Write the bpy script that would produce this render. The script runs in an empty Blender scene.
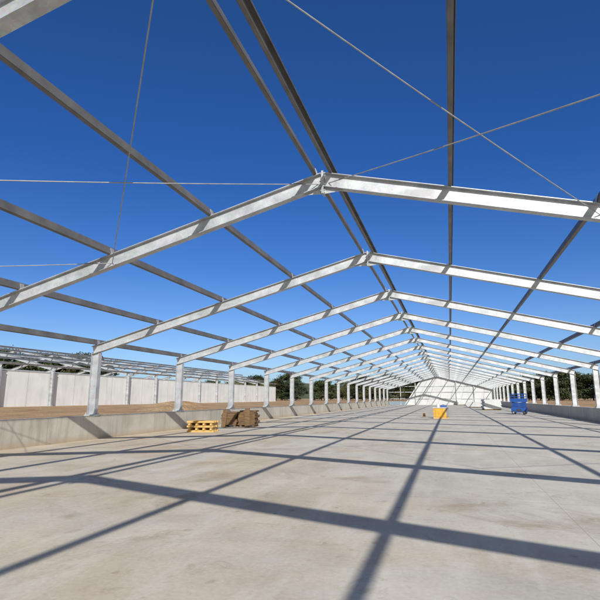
import bpy, bmesh, math, random
from mathutils import Vector, Matrix
random.seed(7)
S = bpy.context.scene
C = S.collection
R = math.radians
E = 1.6
F, YAW, PIT, ROLL, CX = 500.0, 0.286, 0.1966, -0.002, 2.58
Z1, D, HE, HR, HC = 10.753, 6.812, 3.605, 6.642, 0.95
WS = {-1: 11.4, 1: 12.05}      # half widths left and right of the ridge
TS = {s: math.atan2(HR-HE, WS[s]) for s in WS}
GZ = 0.80            # outside ground level
NF = 17
YEND = Z1 + (NF-1)*D

# ---------------------------------------------------------------- helpers
def floor_at(px, py, z=0.0):
    a, b = px-300, py-298.5
    y = F*math.cos(PIT)+b*math.sin(PIT); zz = F*math.sin(PIT)-b*math.cos(PIT)
    t = (E-z)/-zz
    x, y = a*t, y*t
    return Vector((x*math.cos(YAW)-y*math.sin(YAW)+CX, x*math.sin(YAW)+y*math.cos(YAW), z))

class MB:
    def __init__(s): s.v=[]; s.f=[]
    def box(s, x0,x1,y0,y1,z0,z1):
        n=len(s.v)
        s.v += [(x0,y0,z0),(x1,y0,z0),(x1,y1,z0),(x0,y1,z0),(x0,y0,z1),(x1,y0,z1),(x1,y1,z1),(x0,y1,z1)]
        s.f += [tuple(n+i for i in q) for q in ((0,3,2,1),(4,5,6,7),(0,1,5,4),(1,2,6,5),(2,3,7,6),(3,0,4,7))]
        return s
    def bar(s, p0, p1, up, w, h, ou=0, os=0):
        p0=Vector(p0); p1=Vector(p1); ax=(p1-p0).normalized()
        sd=ax.cross(Vector(up)).normalized(); u=sd.cross(ax).normalized()
        n=len(s.v); o=u*ou+sd*os
        for p in (p0,p1):
            for a,b in ((-1,-1),(1,-1),(1,1),(-1,1)):
                s.v.append(tuple(p+o+sd*(a*w/2)+u*(b*h/2)))
        s.f += [tuple(n+i for i in q) for q in ((0,1,2,3),(7,6,5,4),(0,4,5,1),(1,5,6,2),(2,6,7,3),(3,7,4,0))]
        return s
    def ibeam(s, p0, p1, up, d, w, tf=.014, tw=.01):
        s.bar(p0,p1,up,w,tf,(d-tf)/2); s.bar(p0,p1,up,w,tf,-(d-tf)/2)
        s.bar(p0,p1,up,tw,d-2*tf)
        return s
    def tube(s, p0, p1, r0, r1=None, n=8, caps=True):
        if r1 is None: r1=r0
        p0=Vector(p0); p1=Vector(p1); ax=(p1-p0).normalized()
        t=Vector((0,0,1)) if abs(ax.z)<.9 else Vector((1,0,0))
        a=ax.cross(t).normalized(); b=ax.cross(a)
        k=len(s.v)
        for p,r in ((p0,r0),(p1,r1)):
            for i in range(n):
                g=2*math.pi*i/n; s.v.append(tuple(p+a*(r*math.cos(g))+b*(r*math.sin(g))))
        for i in range(n): s.f.append((k+i,k+(i+1)%n,k+n+(i+1)%n,k+n+i))
        if caps: s.f.append(tuple(range(k,k+n))); s.f.append(tuple(range(k+2*n-1,k+n-1,-1)))
        return s
    def prism(s, pts, vec):
        k=len(s.v); n=len(pts); vec=Vector(vec)
        s.v += [tuple(p) for p in pts]+[tuple(Vector(p)+vec) for p in pts]
        s.f.append(tuple(range(k,k+n))); s.f.append(tuple(range(k+2*n-1,k+n-1,-1)))
        for i in range(n): s.f.append((k+i,k+(i+1)%n,k+n+(i+1)%n,k+n+i))
        return s
    def build(s, name, mat, parent=None, bevel=0, smooth=False):
        me=bpy.data.meshes.new(name); me.from_pydata(s.v,[],s.f)
        bm=bmesh.new(); bm.from_mesh(me); bmesh.ops.recalc_face_normals(bm, faces=bm.faces); bm.to_mesh(me); bm.free()
        me.materials.append(mat)
        if smooth:
            for p in me.polygons: p.use_smooth=True
        o=bpy.data.objects.new(name,me); C.objects.link(o)
        if parent: o.parent=parent
        if bevel:
            m=o.modifiers.new('b','BEVEL'); m.width=bevel; m.segments=2; m.limit_method='ANGLE'
        return o

def tag(o,label=None,cat=None,group=None,kind=None):
    for k,v in (('label',label),('category',cat),('group',group),('kind',kind)):
        if v: o[k]=v
    return o
def thing(name,label,cat,loc=(0,0,0),rz=0,group=None):
    o=bpy.data.objects.new(name,None); C.objects.link(o); o.empty_display_size=.2
    o.location=loc; o.rotation_euler=(0,0,rz)
    return tag(o,label,cat,group)
def dup(root,loc,rz=None,label=None,group=None,scale=None):
    r=root.copy(); C.objects.link(r); r.location=loc
    if rz is not None: r.rotation_euler=(0,0,rz)
    if label: r['label']=label
    if group: r['group']=group
    if scale: r.scale=scale
    for ch in list(root.children):
        c=ch.copy(); C.objects.link(c); c.parent=r
        for g in ch.children:
            d=g.copy(); C.objects.link(d); d.parent=c
    return r
ORD=['first','second','third','fourth','fifth','sixth','seventh','eighth','ninth','tenth','eleventh','twelfth','thirteenth','fourteenth','fifteenth','sixteenth','seventeenth','eighteenth','nineteenth','twentieth','twenty-first','twenty-second','twenty-third','twenty-fourth','twenty-fifth','twenty-sixth','twenty-seventh','twenty-eighth','twenty-ninth','thirtieth']

# ---------------------------------------------------------------- materials
class NT:
    def __init__(s,name):
        s.m=bpy.data.materials.new(name); s.m.use_nodes=True; s.n=s.m.node_tree.nodes; s.l=s.m.node_tree.links
        s.b=s.n['Principled BSDF']; s.tc=s.n.new('ShaderNodeTexCoord')
    def noise(s,scale,detail=4,rough=.55,vec=None,dist=0):
        t=s.n.new('ShaderNodeTexNoise'); t.inputs['Scale'].default_value=scale; t.inputs['Detail'].default_value=detail
        t.inputs['Roughness'].default_value=rough; t.inputs['Distortion'].default_value=dist
        s.l.new(vec or s.tc.outputs['Object'],t.inputs['Vector']); return t.outputs['Fac']
    def ramp(s,fac,stops):
        r=s.n.new('ShaderNodeValToRGB'); e=r.color_ramp.elements
        while len(e)<len(stops): e.new(.5)
        for i,(p,c) in enumerate(stops):
            e[i].position=p; e[i].color=(*c,1) if len(c)==3 else c
        s.l.new(fac,r.inputs['Fac']); return r.outputs['Color']
    def mix(s,fac,a,b,mode='MIX'):
        m=s.n.new('ShaderNodeMix'); m.data_type='RGBA'; m.blend_type=mode
        for i,v in ((0,fac),(6,a),(7,b)):
            if isinstance(v,(int,float)): m.inputs[i].default_value=v
            elif isinstance(v,tuple): m.inputs[i].default_value=(*v,1)
            else: s.l.new(v,m.inputs[i])
        return m.outputs[2]
    def math(s,op,a,b=0.0):
        m=s.n.new('ShaderNodeMath'); m.operation=op
        for i,v in ((0,a),(1,b)):
            if isinstance(v,(int,float)): m.inputs[i].default_value=v
            else: s.l.new(v,m.inputs[i])
        return m.outputs[0]
    def sep(s):
        q=s.n.new('ShaderNodeSeparateXYZ'); s.l.new(s.tc.outputs['Object'],q.inputs[0]); return q.outputs
    def map(s,scale):
        m=s.n.new('ShaderNodeMapping'); m.inputs['Scale'].default_value=scale; s.l.new(s.tc.outputs['Object'],m.inputs[0]); return m.outputs[0]
    def out(s,col,rough=.7,metal=0,bump=None,bs=.2,bd=.02):
        if isinstance(col,tuple): s.b.inputs['Base Color'].default_value=(*col,1)
        else: s.l.new(col,s.b.inputs['Base Color'])
        if isinstance(rough,(int,float)): s.b.inputs['Roughness'].default_value=rough
        else: s.l.new(rough,s.b.inputs['Roughness'])
        s.b.inputs['Metallic'].default_value=metal
        if bump is not None:
            k=s.n.new('ShaderNodeBump'); k.inputs['Strength'].default_value=bs; k.inputs['Distance'].default_value=bd
            s.l.new(bump,k.inputs['Height']); s.l.new(k.outputs[0],s.b.inputs['Normal'])
        return s.m
def simple(name,c,rough=.6,metal=0,var=.18,scale=6):
    t=NT(name); n=t.noise(scale,3)
    col=t.ramp(n,[(.3,tuple(x*(1-var) for x in c)),(.7,tuple(min(1,x*(1+var)) for x in c))])
    return t.out(col,rough,metal)

# galvanised steel
t=NT('galvanised_steel'); a=t.noise(2.2,4); v=t.n.new('ShaderNodeTexVoronoi'); v.inputs['Scale'].default_value=26; t.l.new(t.tc.outputs['Object'],v.inputs['Vector'])
c0=t.ramp(a,[(.3,(.36,.39,.425)),(.7,(.55,.585,.63))]); c1=t.mix(.22,c0,v.outputs['Color'],'SOFT_LIGHT')
hs=t.n.new('ShaderNodeHueSaturation'); hs.inputs['Saturation'].default_value=.8; t.l.new(c1,hs.inputs['Color'])
c1=t.mix(t.ramp(t.noise(.7,4,.6,vec=t.map((1,3,3))),[(.50,(0,0,0)),(.72,(.6,.6,.6))]),hs.outputs[0],(.25,.255,.265))
GALV=t.out(c1,t.math('ADD',t.math('MULTIPLY',a,.3),.30),.35)
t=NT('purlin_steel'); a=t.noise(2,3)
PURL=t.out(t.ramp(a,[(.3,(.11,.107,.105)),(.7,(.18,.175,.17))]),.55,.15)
ROD=simple('rod_steel',(.34,.35,.36),.5,.3)
BOLT=simple('bolt_steel',(.25,.25,.26),.4,.6)

# concrete floor
t=NT('concrete_floor'); big=t.noise(.16,5,.6,dist=.6); med=t.noise(.7,6,.62,dist=.4); fine=t.noise(18,4,.75)
grey=t.ramp(med,[(.3,(.49,.46,.395)),(.7,(.65,.615,.535))])
tan=t.ramp(med,[(.25,(.44,.34,.225)),(.7,(.63,.525,.375))])
X,Y,Z=t.sep()
lx=t.math('MULTIPLY',X,-.020); ly=t.math('MULTIPLY',Y,-.0055)
msk=t.math('ADD',t.math('ADD',big,lx),ly)
col=t.mix(t.ramp(msk,[(.36,(.05,.05,.05)),(.62,(.85,.85,.85))]),grey,tan)
str_=t.noise(1.0,5,.6,vec=t.map((2.2,.4,1)))
col=t.mix(t.ramp(str_,[(.50,(0,0,0)),(.72,(.5,.5,.5))]),col,(.70,.665,.59))
st=t.noise(.40,6,.7,dist=1.2)
col=t.mix(t.ramp(st,[(.55,(0,0,0)),(.67,(.55,.55,.55))]),col,(.34,.26,.17))
st2=t.noise(1.7,5,.75,dist=.8)
col=t.mix(t.ramp(st2,[(.57,(0,0,0)),(.68,(.38,.38,.38))]),col,(.29,.245,.185))
st3=t.noise(5.5,4,.8)
col=t.mix(t.ramp(st3,[(.58,(0,0,0)),(.70,(.25,.25,.25))]),col,(.26,.215,.16))
col=t.mix(.25,col,t.ramp(fine,[(.3,(.28,.28,.28)),(.7,(.72,.72,.72))]),'OVERLAY')
vo=t.n.new('ShaderNodeTexVoronoi'); vo.inputs['Scale'].default_value=3.0; vo.inputs['Randomness'].default_value=1; t.l.new(t.map((1.0,.7,1)),vo.inputs['Vector'])
fp=t.ramp(t.math('ADD',vo.outputs['Distance'],t.math('MULTIPLY',fine,.12)),[(.12,(1,1,1)),(.20,(0,0,0))])
fp=t.math('MULTIPLY',fp,t.ramp(big,[(.45,(0,0,0)),(.58,(.7,.7,.7))]))
col=t.mix(fp,col,(.29,.21,.13))
def joint(axis,period,off,w):
    m=t.math('MODULO',t.math('ADD',axis,1000*period+off),period)
    return t.math('LESS_THAN',t.math('ABSOLUTE',t.math('SUBTRACT',m,period/2)),w)
j=t.math('MAXIMUM',joint(X,5.56,2.78+1.5,.006),joint(Y,6.812,1.3,.008))
col=t.mix(t.math('MULTIPLY',j,.4),col,(.20,.16,.12))
FLOOR=t.out(col,.85,0,t.math('ADD',med,t.math('MULTIPLY',fine,.2)),.25,.02)

t=NT('cast_concrete'); a=t.noise(.7,5,.65); b=t.noise(9,3); X,Y,Z=t.sep()
col=t.ramp(a,[(.3,(.42,.395,.34)),(.7,(.58,.55,.49))])
dr=t.noise(1.0,5,.6,vec=t.map((4,4,.35)))
col=t.mix(t.ramp(dr,[(.48,(0,0,0)),(.70,(.45,.45,.45))]),col,(.28,.25,.205))
col=t.mix(t.ramp(Z,[(.02,(.7,.7,.7)),(.25,(0,0,0))]),col,(.42,.32,.21))
m=t.math('MODULO',t.math('ADD',Y,1000),6.812); jj=t.math('LESS_THAN',m,.02)
col=t.mix(t.math('MULTIPLY',jj,.4),col,(.1,.09,.08))
CONC=t.out(col,.85,0,b,.3)
t=NT('pale_wall_panel'); a=t.noise(.5,4); X,Y,Z=t.sep()
col=t.ramp(a,[(.3,(.72,.74,.74)),(.7,(.84,.86,.86))])
dr=t.noise(.6,4,.6,vec=t.map((1,2.5,.3))); col=t.mix(t.ramp(dr,[(.5,(0,0,0)),(.75,(.35,.35,.35))]),col,(.46,.46,.45))
m=t.math('MODULO',t.math('ADD',Y,1000),3.406); col=t.mix(t.math('MULTIPLY',t.math('LESS_THAN',m,.05),.6),col,(.25,.25,.25))
PWALL=t.out(col,.8)
t=NT('bare_earth'); a=t.noise(.05,4,.6); b=t.noise(.6,6,.75); c=t.noise(6,3)
col=t.ramp(b,[(.32,(.26,.15,.068)),(.66,(.60,.39,.20))])
col=t.mix(t.ramp(a,[(.5,(0,0,0)),(.7,(.5,.5,.5))]),col,(.60,.45,.28))
col=t.mix(t.ramp(t.noise(.25,5,.7),[(.58,(0,0,0)),(.68,(.7,.7,.7))]),col,(.16,.13,.05))
EARTH=t.out(col,.95,0,t.math('ADD',b,c),.9,.2)
t=NT('white_cladding'); w=t.n.new('ShaderNodeTexWave'); w.inputs['Scale'].default_value=1.6; t.l.new(t.tc.outputs['Object'],w.inputs['Vector'])
a=t.noise(.4,4); CLAD=t.out(t.ramp(a,[(.3,(.46,.475,.48)),(.7,(.60,.615,.62))]),.6,0,w.outputs['Fac'],.5,.04)
t=NT('sawn_timber'); a=t.noise(2,4,.6,vec=t.map((1,12,12)))
TIMB=t.out(t.ramp(a,[(.3,(.42,.25,.07)),(.7,(.66,.44,.16))]),.75)
t=NT('brown_board'); a=t.noise(3,4,.6,vec=t.map((1,6,6)))
BROWN=t.out(t.ramp(a,[(.3,(.065,.038,.016)),(.7,(.20,.12,.055))]),.8)
YEL=simple('yellow_box_paint',(.66,.36,.04),.6); LID=simple('pale_lid',(.62,.64,.66),.5,0,.08)
GREYP=simple('grey_paint',(.3,.31,.32),.5)
BLUE=simple('blue_paint',(.010,.07,.30),.45,0,.15); DARK=simple('dark_steel',(.05,.05,.06),.5,.3); RUB=simple('tyre_rubber',(.03,.03,.03),.85)
BARK=simple('bark',(.13,.10,.075),.9,0,.3)
def leafmat(name,c):
    t=NT(name); a=t.noise(.7,3); o=t.n.new('ShaderNodeObjectInfo')
    col=t.ramp(a,[(.3,tuple(x*.55 for x in c)),(.7,tuple(x*1.35 for x in c))])
    h=t.n.new('ShaderNodeHueSaturation'); t.l.new(col,h.inputs['Color']); t.l.new(t.math('ADD',t.math('MULTIPLY',o.outputs['Random'],.5),.75),h.inputs['Value'])
    return t.out(h.outputs[0],.7)
LEAF=[leafmat('leaf_dark',(.045,.062,.022)),leafmat('leaf_olive',(.085,.088,.032))]

# ---------------------------------------------------------------- world, sun, camera
sd=Vector((.714,-1.65,1.0)).normalized()
w=bpy.data.worlds.new("World"); S.world=w; w.use_nodes=True
n=w.node_tree.nodes; l=w.node_tree.links
sky=n.new('ShaderNodeTexSky'); sky.sky_type='NISHITA'; sky.sun_disc=False
sky.sun_elevation=math.asin(sd.z); sky.sun_rotation=math.atan2(sd.x,sd.y)
sky.altitude=300; sky.air_density=1.0; sky.dust_density=.5; sky.ozone_density=1.6
tc=n.new('ShaderNodeTexCoord'); sx=n.new('ShaderNodeSeparateXYZ'); l.new(tc.outputs['Generated'],sx.inputs[0])
rp=n.new('ShaderNodeValToRGB'); l.new(sx.outputs['Z'],rp.inputs['Fac']); e=rp.color_ramp.elements
for _ in range(3): e.new(.5)
for i,(p_,c_) in enumerate([(0.0,(.52,.70,1.06)),(.08,(.54,.74,1.12)),(.24,(.30,.58,1.06)),(.42,(.19,.50,1.04)),(.8,(.24,.56,1.05))]): e[i].position=p_; e[i].color=(*c_,1)
# deep blue opposite the sun, whiter haze on the sun's side of the sky
dt=n.new('ShaderNodeVectorMath'); dt.operation='DOT_PRODUCT'; l.new(tc.outputs['Generated'],dt.inputs[0]); dt.inputs[1].default_value=sd
mr=n.new('ShaderNodeMapRange'); mr.interpolation_type='SMOOTHSTEP'; mr.inputs[1].default_value=-.05; mr.inputs[2].default_value=.55; l.new(dt.outputs['Value'],mr.inputs[0])
tm=n.new('ShaderNodeMix'); tm.data_type='RGBA'; l.new(mr.outputs[0],tm.inputs[0]); l.new(rp.outputs[0],tm.inputs[6]); tm.inputs[7].default_value=(1.25,1.05,.86,1)
mx=n.new('ShaderNodeMix'); mx.data_type='RGBA'; mx.blend_type='MULTIPLY'; mx.inputs[0].default_value=1
l.new(sky.outputs[0],mx.inputs[6]); l.new(tm.outputs[2],mx.inputs[7])
l.new(mx.outputs[2],n['Background'].inputs[0])
n['Background'].inputs[1].default_value=.10
L=bpy.data.lights.new('sun','SUN'); L.energy=5.0; L.angle=R(.5); L.color=(1,.96,.90)
lo=bpy.data.objects.new('sun',L); C.objects.link(lo); lo.rotation_euler=(-sd).to_track_quat('-Z','Y').to_euler(); lo.location=(20,-40,30)
cam=bpy.data.cameras.new('camera'); co=bpy.data.objects.new('camera',cam); C.objects.link(co); S.camera=co
cam.sensor_width=36; cam.sensor_fit='HORIZONTAL'; cam.lens=36*F/600; cam.clip_end=3000; cam.clip_start=.05
cam.shift_y=-1.5/600
co.matrix_world=Matrix.Translation((CX,0,E))@Matrix.Rotation(YAW,4,'Z')@Matrix.Rotation(math.pi/2+PIT,4,'X')@Matrix.Rotation(ROLL,4,'Z')
S.view_settings.view_transform='Standard'; S.view_settings.look='None'; S.view_settings.exposure=0

# ---------------------------------------------------------------- setting
Y0=-22; Y1=YEND+1.0; XL=-(WS[-1]+.22); XR=WS[1]+.22
m=MB(); m.v=[(XL,Y0,0),(XR,Y0,0),(XR,Y1,0),(XL,Y1,0)]; m.f=[(0,1,2,3)]
tag(m.build('floor',FLOOR),kind='structure')
m=MB(); B=1500
g=GZ
m.v=[(-B,-B,g),(XL,-B,g),(XR,-B,g),(B,-B,g),(-B,Y0,g),(XL,Y0,g),(XR,Y0,g),(B,Y0,g),(-B,Y1,g),(XL,Y1,g),(XR,Y1,g),(B,Y1,g),(-B,B,g),(XL,B,g),(XR,B,g),(B,B,g),(XL,Y0,0),(XR,Y0,0)]
m.f=[(0,1,5,4),(1,2,6,5),(2,3,7,6),(4,5,9,8),(6,7,11,10),(8,9,13,12),(9,10,14,13),(10,11,15,14),(16,17,6,5)]
tag(m.build('ground',EARTH),kind='structure')
m=MB(); random.seed(3)
def ridge(y0,amp,seed):
    pts=[]
    for i in range(121):
        x=-900+i*15; pts.append((x,y0, GZ+amp*(.45+.3*math.sin(i*.13+seed)+.18*math.sin(i*.41+seed*2)+.07*random.random())))
    for i in range(120):
        k=len(m.v); a,b=pts[i],pts[i+1]
        m.v += [(a[0],a[1]-60,GZ-.5),(b[0],b[1]-60,GZ-.5),b,a]; m.f.append((k,k+1,k+2,k+3))
ridge(700,26,1.0)
tag(m.build('hills',simple('hill_scrub',(.06,.075,.045),.9,0,.4,.05)),kind='structure')

for s,lab in ((-1,'low sunlit concrete dwarf wall carrying the columns on the left side of the hall'),(1,'low shaded concrete dwarf wall carrying the columns on the right side of the hall')):
    x0,x1=sorted((s*(WS[s]-.24),s*(WS[s]+.24)))
    o=MB().box(x0,x1,Y0+.01,Y1-.01,-.05,HC-.03).build('dwarf_wall',CONC,bevel=.015); tag(o,lab,'wall')

# ---------------------------------------------------------------- portal frame
DR,WR=.34,.20; DC=.36
PS={-1:[.0125,.25,.5,.75,.992], 1:[.0125,.232,.465,.73,.992]}
def make_frame(hc):
    r=thing('portal_frame','x','steel frame')
    for s in (-1,1):
        W=WS[s]; TH=TS[s]
        ex=.16
        p0=Vector((s*(W+ex),0,HE-ex*math.tan(TH))); p1=Vector((s*.02,0,HR-.02*math.tan(TH)))
        rf=MB().ibeam(p0,p1,(0,0,1),DR,WR).build('rafter',GALV,r)
        pl=MB(); pl.box(min(s*.003,s*.022),max(s*.003,s*.022),-.12,.12,HR-.36,HR+.20)
        pl.prism([(s*.0215,-.006,HR-.17),(s*.0215,-.006,HR-.34),(s*.55,-.006,HR-.165-.55*math.tan(TH))],(0,.012,0))
        for zz in (-.28,-.12,.03,.15):
            for yy in (-.08,.08): pl.tube((s*.021,yy,HR+zz),(s*.06,yy,HR+zz),.018,n=6)
        pl.build('end_plate',GALV,rf)
        cx=s*(W-.02); top=HE-.10-.06
        cl=MB().ibeam((cx,0,hc+.02),(cx,0,top),(1,0,0),DC,WR,.014,.010).build('column',GALV,r)
        bp=MB().box(cx-.25,cx+.25,-.16,.16,hc-.03,hc+.018)
        for a in (-.21,.21):
            for b in (-.12,.12): bp.tube((cx+a,b,hc+.017),(cx+a,b,hc+.09),.018,n=6)
        bp.build('base_plate',GALV,cl)
        MB().bar((cx-.22,0,top+.006+s*.22*math.tan(TH)*1.0),(cx+.22,0,top+.006-s*.22*math.tan(TH)),(0,0,1),.22,.014).build('cap_plate',GALV,cl)
        for q in PS[s]:
            d=Vector((s*math.cos(TH),0,-math.sin(TH))); nn=Vector((s*math.sin(TH),0,math.cos(TH)))
            b=Vector((0,0,HR))+d*(q*W/math.cos(TH))
            MB().bar(b+nn*(DR/2+.001)-d*.052,b+nn*(DR/2+.17)-d*.052,(0,1,0),.010,.14).build('purlin_cleat',GALV,r)
    return r
fr=make_frame(HC)
first=True
for k in range(-2,NF+1):
    y=Z1+(k-1)*D
    if k<0: y+=1.0
    if k==NF: y-=.3
    if k<=0:
        lab=['galvanised portal frame overhead, nearest to the camera and carrying the rod bracing','galvanised portal frame standing just behind the camera','galvanised portal frame standing two bays behind the camera'][-k]
    elif k==1: lab='large galvanised portal frame in the foreground whose apex joint takes the crossed rods'
    elif k==NF: lab='last galvanised portal frame of the main hall, against the white gable'
    else: lab=f'galvanised portal frame of the main hall, {ORD[k-1]} peak from the camera'
    if first: fr.location=(0,y,0); fr['label']=lab; fr['group']='portal frames of the main hall'; first=False
    else: dup(fr,(0,y,0),0,lab,'portal frames of the main hall')

# ---------------------------------------------------------------- purlins
PD,PF,PT=.20,.075,.006
RUN=['ridge','upper','middle','lower','eave']
def purlin_mesh(s,q,ya,yb,mat,name='purlin'):
    W=WS[s]; TH=TS[s]
    d=Vector((s*math.cos(TH),0,-math.sin(TH))); nn=Vector((s*math.sin(TH),0,math.cos(TH)))
    b=Vector((0,0,HR))+d*(q*W/math.cos(TH))+nn*(DR/2+PD/2+.003)
    m=MB()
    a=b+Vector((0,ya,0)); c=b+Vector((0,yb,0))
    ax=Vector((0,1,0)); sd_=ax.cross(nn).normalized(); sg=1 if sd_.dot(d)>0 else -1
    m.bar(a,c,nn,PT,PD,0,sg*(-PF/2))
    m.bar(a,c,nn,PF-PT,PT,(PD-PT)/2,sg*(PT/2)); m.bar(a,c,nn,PF-PT,PT,-(PD-PT)/2,sg*(PT/2))
    m.bar(a,c,nn,PT,.02,(PD/2-PT-.010),sg*(PF/2-PT/2)); m.bar(a,c,nn,PT,.02,-(PD/2-PT-.010),sg*(PF/2-PT/2))
    return m.build(name,mat)
for s,side in ((-1,'left'),(1,'right')):
    for q,rn in zip(PS[s],RUN):
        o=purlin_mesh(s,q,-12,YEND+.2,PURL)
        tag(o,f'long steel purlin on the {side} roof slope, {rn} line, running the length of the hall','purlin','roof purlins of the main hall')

def slope(s,q,k,off=-.05):
    return Vector((s*WS[s]*q,Z1+(k-1)*D,HR-q*WS[s]*math.tan(TS[s])+off))
def rod(p,q,lab):
    r=thing('bracing_rod',lab,'brace',p,0,'diagonal bracing rods')
    d=q-p; u=d.normalized(); m=MB(); N=10
    pts=[d*(i/N)+Vector((0,0,-.05*4*(i/N)*(1-i/N))) for i in range(N+1)]
    for a,b in zip(pts[:-1],pts[1:]): m.tube(a,b,.011,n=6,caps=False)
    m.build('rod',ROD,r,smooth=True)
    t=MB().tube(u*.45,u*.68,.017,n=8); t.build('turnbuckle',BOLT,r)
for s,side in ((-1,'left'),(1,'right')):
    rod(slope(s,.01,1),slope(s,.62,0),f'thin bracing rod from the foreground apex joint out over the {side} slope')
    rod(slope(s,.5 if s<0 else .47,1),slope(s,.01,0),f'thin bracing rod rising from the middle of the foreground {side} rafter towards the ridge')
    rod(slope(s,.5,1),slope(s,.985,0),f'thin bracing rod from mid rafter down to the near {side} eave')
    rod(slope(s,.985,1),slope(s,.5,0),f'thin bracing rod from the foreground {side} eave up to the next frame')
    for k in (NF-1,):
        rod(slope(s,.01,k),slope(s,.5,k-1),f'thin bracing rod at the far end of the {side} slope, starting at the ridge')
        rod(slope(s,.5,k),slope(s,.01,k-1),f'thin bracing rod at the far end of the {side} slope, ending at the ridge')

# ---------------------------------------------------------------- white gable, partly clad in slanting sheets
r=thing('gable_wall','white half clad gable wall of slanting sheets closing the far end of the hall','wall',(0,YEND+.35,0))
WRt=WS[1]
rt=lambda x: HR+.1-abs(x)*math.tan(TS[1 if x>0 else -1])
NS=8; xb=[-7.6+(WRt+7.6)*i/NS for i in range(NS+1)]; xt=[min(WRt,x+3.8*(1-i/NS)) for i,x in enumerate(xb)]
for i in range(NS):
    pts=[(xb[i],0,.02),(xb[i+1]-.04,0,.02),(xt[i+1]-.04,0,rt(xt[i+1]))]
    if xt[i]<0<xt[i+1]: pts.append((0,0,rt(0)))
    pts.append((xt[i],0,rt(xt[i])))
    MB().prism([(a,(i%2)*.07,c) for a,_,c in pts],(0,.06,0)).build('cladding_sheet',CLAD,r)
for z in (1.4,2.9,4.2):
    xx=11.0 if z<3.2 else (HR-z)/math.tan(TS[1])-.5
    MB().bar((-xx,-.06,z),(xx,-.06,z),(0,0,1),.08,.12).build('girt',GALV,r)
for x in (-8.4,-5.0,4.0,7.8):
    MB().box(x-.08,x+.08,-.30,-.12,.0,rt(x)-.35).build('gable_post',GALV,r)

# ---------------------------------------------------------------- neighbouring hall on the left
NX=-50.9; NZ=1.15
fr2=make_frame(GZ-NZ+.02)
for i in range(16):
    y=18+(i-1)*D
    lab=f'steel frame of the neighbouring hall beyond the pale wall, {ORD[i]} from the near end'
    if i==0: fr2.location=(NX,y,NZ); fr2['label']=lab; fr2['group']='frames of the neighbouring hall'
    else: dup(fr2,(NX,y,NZ),0,lab,'frames of the neighbouring hall')
for s,side in ((-1,'far'),(1,'near')):
    for q,rn in zip(PS[s],RUN):
        o=purlin_mesh(s,q,8,18+15*D,GALV); o.location=(NX,0,NZ)
        tag(o,f'steel purlin of the neighbouring hall, {rn} line on its {side} slope','purlin','roof purlins of the neighbouring hall')
r=thing('concrete_wall','long pale concrete panel wall of the neighbouring hall beyond the bare earth','wall',(NX+WS[1]-.36,0,GZ-.05))
MB().box(-.07,.07,6,18+15*D,0,3.55).build('wall_panel',PWALL,r)
MB().box(-.10,.10,6,18+15*D,3.554,3.64).build('coping',simple('coping_grey',(.45,.45,.45)),r)
o=MB().box(NX-WS[-1]-.24,NX-WS[-1]+.24,6,18+15*D,GZ-.05,GZ+.9).build('dwarf_wall',CONC); tag(o,'low concrete dwarf wall along the far side of the neighbouring hall','wall')

# ---------------------------------------------------------------- loose objects
p=floor_at(199,432); p.y+=.35
r=thing('timber_stack','yellow sawn timber battens stacked on the floor by the left dwarf wall','timber stack',p,R(8))
for lay in range(5):
    for j in range(6):
        if lay%2==0: MB().box(-.66+random.uniform(-.04,.04),.66+random.uniform(-.05,.05),-.40+j*.15,-.40+j*.15+.10,lay*.11,lay*.11+.09).build('batten',TIMB,r,bevel=.005)
        elif j<4:
            xx=-.58+j*.36; MB().box(xx,xx+.10,-.46,.50,lay*.11-.018,lay*.11+.088).build('batten',TIMB,r,bevel=.005)
# brown boards: rough upright pile
p=floor_at(236,427); p.y+=.6
r=thing('board_stack','rough upright pile of dark brown boards near the left dwarf wall','board pile',p,R(6))
random.seed(5)
for bx0,bx1,hh,sl in ((-1.02,-.08,9,.012),(.0,1.02,10,-.01)):
    for x in (bx0+.08,bx1-.20): MB().box(x,x+.12,-.45,.45,0,.10).build('bearer',BROWN,r)
    z=.103
    for lay in range(hh):
        e0=random.uniform(-.04,.04)+sl*lay*.5
        for j in range(3):
            e1=e0+random.uniform(-.035,.035)
            if lay==hh-1 and j==0: continue
            MB().box(bx0+e1,bx1+e1-random.uniform(0,.10),-.45+j*.305,-.45+j*.305+.295,z,z+.077).build('board',BROWN,r)
        z+=.081
for (x0,y0,x1,z1,wd) in ((-.80,-.70,-.74,.98,.26),(.62,-.72,.55,1.05,.30)):
    MB().bar((x0,y0,.0),(x1,-.53,z1),(1,0,0),.026,wd).build('leaning_board',BROWN,r)

# yellow box with lid
p=floor_at(441,419); p.y+=.5
r=thing('storage_box','yellow wooden box with a pale lid standing mid floor','storage box',p,R(-14))
MB().box(-.50,.50,-.42,.42,.12,.80).build('box_body',YEL,r,bevel=.02)
for y in (-.36,0,.36): MB().box(-.5,.5,y-.05,y+.05,0,.118).build('skid',TIMB,r)
MB().box(-.54,.54,-.46,.46,.804,.86).build('lid',LID,r,bevel=.015)
MB().box(.503,.52,-.40,.40,.16,.76).build('side_panel',GREYP,r)
for x in (-.3,.3): MB().box(x-.04,x+.04,-.44,-.423,.14,.78).build('batten',TIMB,r)
o=thing('canister','small pale canister standing on the yellow box','canister',p+Vector((-.2,0,.863)))
MB().tube((0,0,0),(0,0,.22),.12,n=16).tube((0,0,.218),(0,0,.27),.05,n=12).build('canister_body',LID,o)
o=thing('tool_case','blue tool case lying on the lid of the yellow box','tool case',p+Vector((.2,.02,.863)),R(10))
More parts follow.
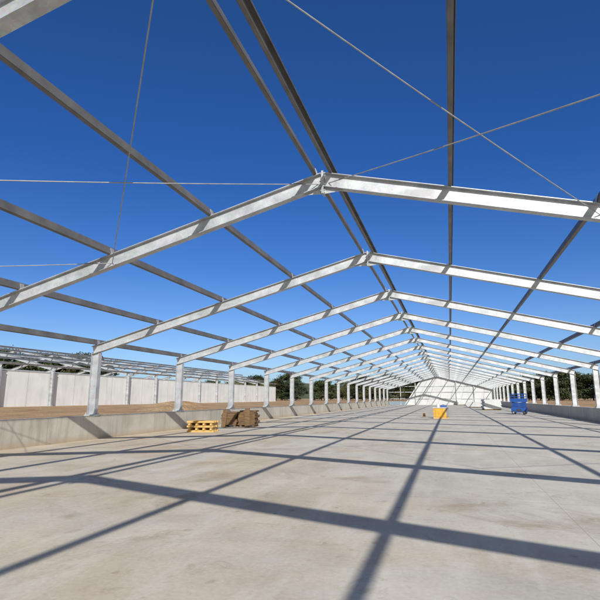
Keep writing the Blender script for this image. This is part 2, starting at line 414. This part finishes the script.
MB().box(-.2,.2,-.14,.14,0,.17).build('case_body',BLUE,o,bevel=.02); MB().tube((-.07,0,.20),(.07,0,.20),.015).box(-.075,-.055,-.012,.012,.165,.205).box(.055,.075,-.012,.012,.165,.205).build('handle',DARK,o)
r=thing('cable_reel','small dark cable reel on the floor left of the yellow box','cable reel',floor_at(424,418)+Vector((0,.2,.22)))
MB().tube((-.14,0,0),(-.11,0,0),.22,n=20).build('flange',TIMB,r); MB().tube((.11,0,0),(.14,0,0),.22,n=20).build('flange',TIMB,r); MB().tube((-.109,0,0),(.109,0,0),.13,n=16).build('drum',DARK,r)

# blue scissor lift
r=thing('scissor_lift','blue scissor lift parked near the right dwarf wall','scissor lift',(9.0,54.0,0),R(-14)); r.scale=(.74,.80,.95)
MB().box(-.95,.95,-.42,.42,.20,.66).build('chassis',BLUE,r,bevel=.03)
for x in (-.66,.66):
    for y in (-.48,.48):
        wl=MB().tube((x,y-.08,.2),(x,y+.08,.2),.2,n=20).build('wheel',RUB,r)
        MB().tube((x,y-.088,.2),(x,y+.088,.2),.09,n=12).build('rim',GREYP,wl)
for k in range(4):
    z0=.70+k*.13
    for y in (-.3,.3):
        MB().bar((-.85,y,z0),(.85,y,z0+.11),(0,0,1),.05,.09).build('scissor_arm',BLUE,r)
        MB().bar((-.85,y+.06,z0+.11),(.85,y+.06,z0),(0,0,1),.05,.09).build('scissor_arm',BLUE,r)
MB().box(-1.0,1.0,-.42,.42,1.24,1.40).build('platform',BLUE,r,bevel=.01)
for y in (-.40,.40): MB().box(-.97,.97,y-.008,y+.008,1.402,1.60).build('toe_board',BLUE,r)
g_=MB()
for z in (1.78,2.05):
    for y in (-.40,.40): g_.tube((-.98,y,z),(.98,y,z),.036)
    for x in (-.98,.98): g_.tube((x,-.40,z),(x,.40,z),.036)
for x in (-.98,-.49,0,.49,.98):
    for y in (-.40,.40): g_.tube((x,y,1.39),(x,y,2.07),.036)
g_.build('guard_rail',BLUE,r)
MB().box(-.93,-.40,-.25,.25,1.45,1.98).build('control_box',DARK,r,bevel=.02)
MB().box(-.3,.3,-.44,-.424,.30,.52).build('side_panel',DARK,r)

# cladding stacks at the far end
def pstack(px,py,n_,w_,lab,rz,jit=.04):
    p=floor_at(px,py)
    r=thing('panel_stack',lab,'panel stack',p+Vector((0,1,0)),R(rz),'stacks of cladding panels')
    for i in range(n_): MB().box(-w_+random.uniform(-jit,jit),w_+random.uniform(-jit,jit),-1.5,1.5,.14+i*.125,.14+i*.125+.115).build('panel',CLAD,r)
    for y in (-1.1,0,1.1): MB().box(-w_,w_,y-.06,y+.06,0,.135).build('bearer',TIMB,r)
random.seed(9)
pstack(492,410.5,10,1.05,'tallest stack of pale cladding panels, rightmost at the far end of the hall',4,.12)
pstack(478,408,6,1.5,'lower stack of pale cladding panels left of the tallest one',-9,.16)
pstack(462,405.5,5,1.2,'smallest stack of pale cladding panels, close to the gable',12,.14)

# spoil mounds
def mound(name,lab,loc,rx,ry,h,seed):
    random.seed(seed); m=MB(); N,M=28,9
    ph=[random.uniform(0,6.28) for _ in range(6)]
    for j in range(M+1):
        t_=j/M
        for i in range(N):
            a=2*math.pi*i/N; k=1+.15*math.sin(2*a+ph[0])+.1*math.sin(5*a+ph[1])
            z=h*(math.cos(t_*math.pi)*.5+.5)*(1+.15*math.sin(3*a+ph[2])*t_)+random.uniform(-.06,.06)*h
            m.v.append((rx*t_*k*math.cos(a),ry*t_*k*math.sin(a),max(-.05,z) if j<M else -.05))
    for j in range(M):
        for i in range(N): m.f.append((j*N+i,j*N+(i+1)%N,(j+1)*N+(i+1)%N,(j+1)*N+i))
    o=m.build(name,EARTH,smooth=True); o.location=loc; tag(o,lab,'earth mound','earth mounds'); return o
mound('earth_mound','low mound of loose brown earth beside the pale concrete wall',(-33,29,GZ),2.6,3,.5,1)
mound('earth_mound','long heap of brown earth further along between the two halls',(-26,50,GZ),2.4,7,.5,2)
mound('earth_mound','small pile of brown earth near the left edge of the bare strip',(-27,23.5,GZ),1.6,1.5,.4,3)
mound('earth_mound','narrow ridge of brown earth just outside the left dwarf wall',(-16.5,33,GZ),1.3,6,.35,4)

# ---------------------------------------------------------------- trees
def make_tree(name,h,cr,mat,seed,leaf=.3,ncl=46,per=42,crown_lo=.3):
    random.seed(seed)
    r=thing(name,'x','tree')
    m=MB(); rad=.035*h*.6
    seg=6; top=h*.8
    pts=[Vector((0,0,-.2))]
    for i in range(1,seg+1): pts.append(Vector((random.uniform(-.03,.03)*h*i/seg,random.uniform(-.03,.03)*h*i/seg,top*i/seg)))
    for i in range(seg): m.tube(pts[i],pts[i+1],rad*(1-i/seg*.85),rad*(1-(i+1)/seg*.85),n=7,caps=False)
    cl=[]
    for i in range(ncl):
        a=random.uniform(0,6.28); zz=random.uniform(crown_lo,1.0)
        rr=cr*math.sqrt(max(0.05,1-((zz-.6)/.45)**2))*random.uniform(.35,1.0)
        if zz<.5: rr=cr*random.uniform(.3,1.0)
        c=Vector((rr*math.cos(a),rr*math.sin(a),zz*h)); cl.append(c)
        if i%3==0:
            st_=pts[min(seg,max(2,int(zz*seg*.8)))]
            m.tube(st_,st_.lerp(c,.9),rad*.28,rad*.06,n=5,caps=False)
    m.build('trunk',BARK,r)
    q=MB()
    for c in cl:
        cs=random.uniform(.16,.30)*cr
        for _ in range(per):
            v=Vector((random.gauss(0,1),random.gauss(0,1),random.gauss(0,.7)))*cs*.5+c
            if v.z<.02*h: continue
            u=Vector((random.uniform(-1,1),random.uniform(-1,1),random.uniform(-1,1))).normalized()*leaf*random.uniform(.5,1)
            w_=u.orthogonal().normalized()*leaf*.55
            k=len(q.v); q.v+=[tuple(v-u),tuple(v-w_),tuple(v+u),tuple(v+w_)]; q.f.append((k,k+1,k+2,k+3))
    me=bpy.data.meshes.new('crown'); me.from_pydata(q.v,[],q.f); me.materials.append(mat)
    o=bpy.data.objects.new('crown',me); C.objects.link(o); o.parent=r
    return r
protos=[make_tree('broadleaf_tree',9,4.4,LEAF[0],11,.27,70,90,.10),make_tree('olive_green_tree',8,4.2,LEAF[1],12,.26,70,90,.10),make_tree('tall_eucalyptus_tree',13,4.0,LEAF[1],13,.27,52,80,.34)]
PL=['dark rounded tree','olive green loose tree','tall thin crowned tree']
random.seed(21)
usedp=set()
def put(pi,x,y,sc,lab,grp,zs=1.0):
    z=GZ-.1; sv=(sc,sc,sc*zs*random.uniform(.9,1.1))
    if pi not in usedp:
        o=protos[pi]; usedp.add(pi); o.location=(x,y,z); o.rotation_euler=(0,0,random.uniform(0,6)); o['label']=lab; o['group']=grp; o.scale=sv
    else: dup(protos[pi],(x,y,z),random.uniform(0,6),lab,grp,sv)
for i in range(26):
    pi=[0,2,0,1,0][i%5]; y=40+i*3.6; x=-90-random.uniform(0,12)
    put(pi,x,y,random.uniform(.9,1.0) if pi==2 else random.uniform(1.3,1.5),f'{PL[pi]} behind the neighbouring hall, {ORD[i]} from the left','trees behind the neighbouring hall',.84)
for i in range(20):
    pi=[0,1,0,0,1][i%5]
    put(pi,-78+i*4.1+random.uniform(-1,1),166+random.uniform(-8,14),random.uniform(.9,1.2),f'{PL[pi]} on the skyline left of the white gable, {ORD[i]} from the left','trees beyond the far end',.78)
for i in range(30):
    pi=[0,0,1,0][i%4]
    put(pi,14+i*2.3+random.uniform(-1.2,1.2),176-i*2.2+random.uniform(-6,6),random.uniform(1.0,1.25),f'{PL[pi]} in the dark belt behind the right columns, {ORD[i]} from the left','trees along the right side',.64)
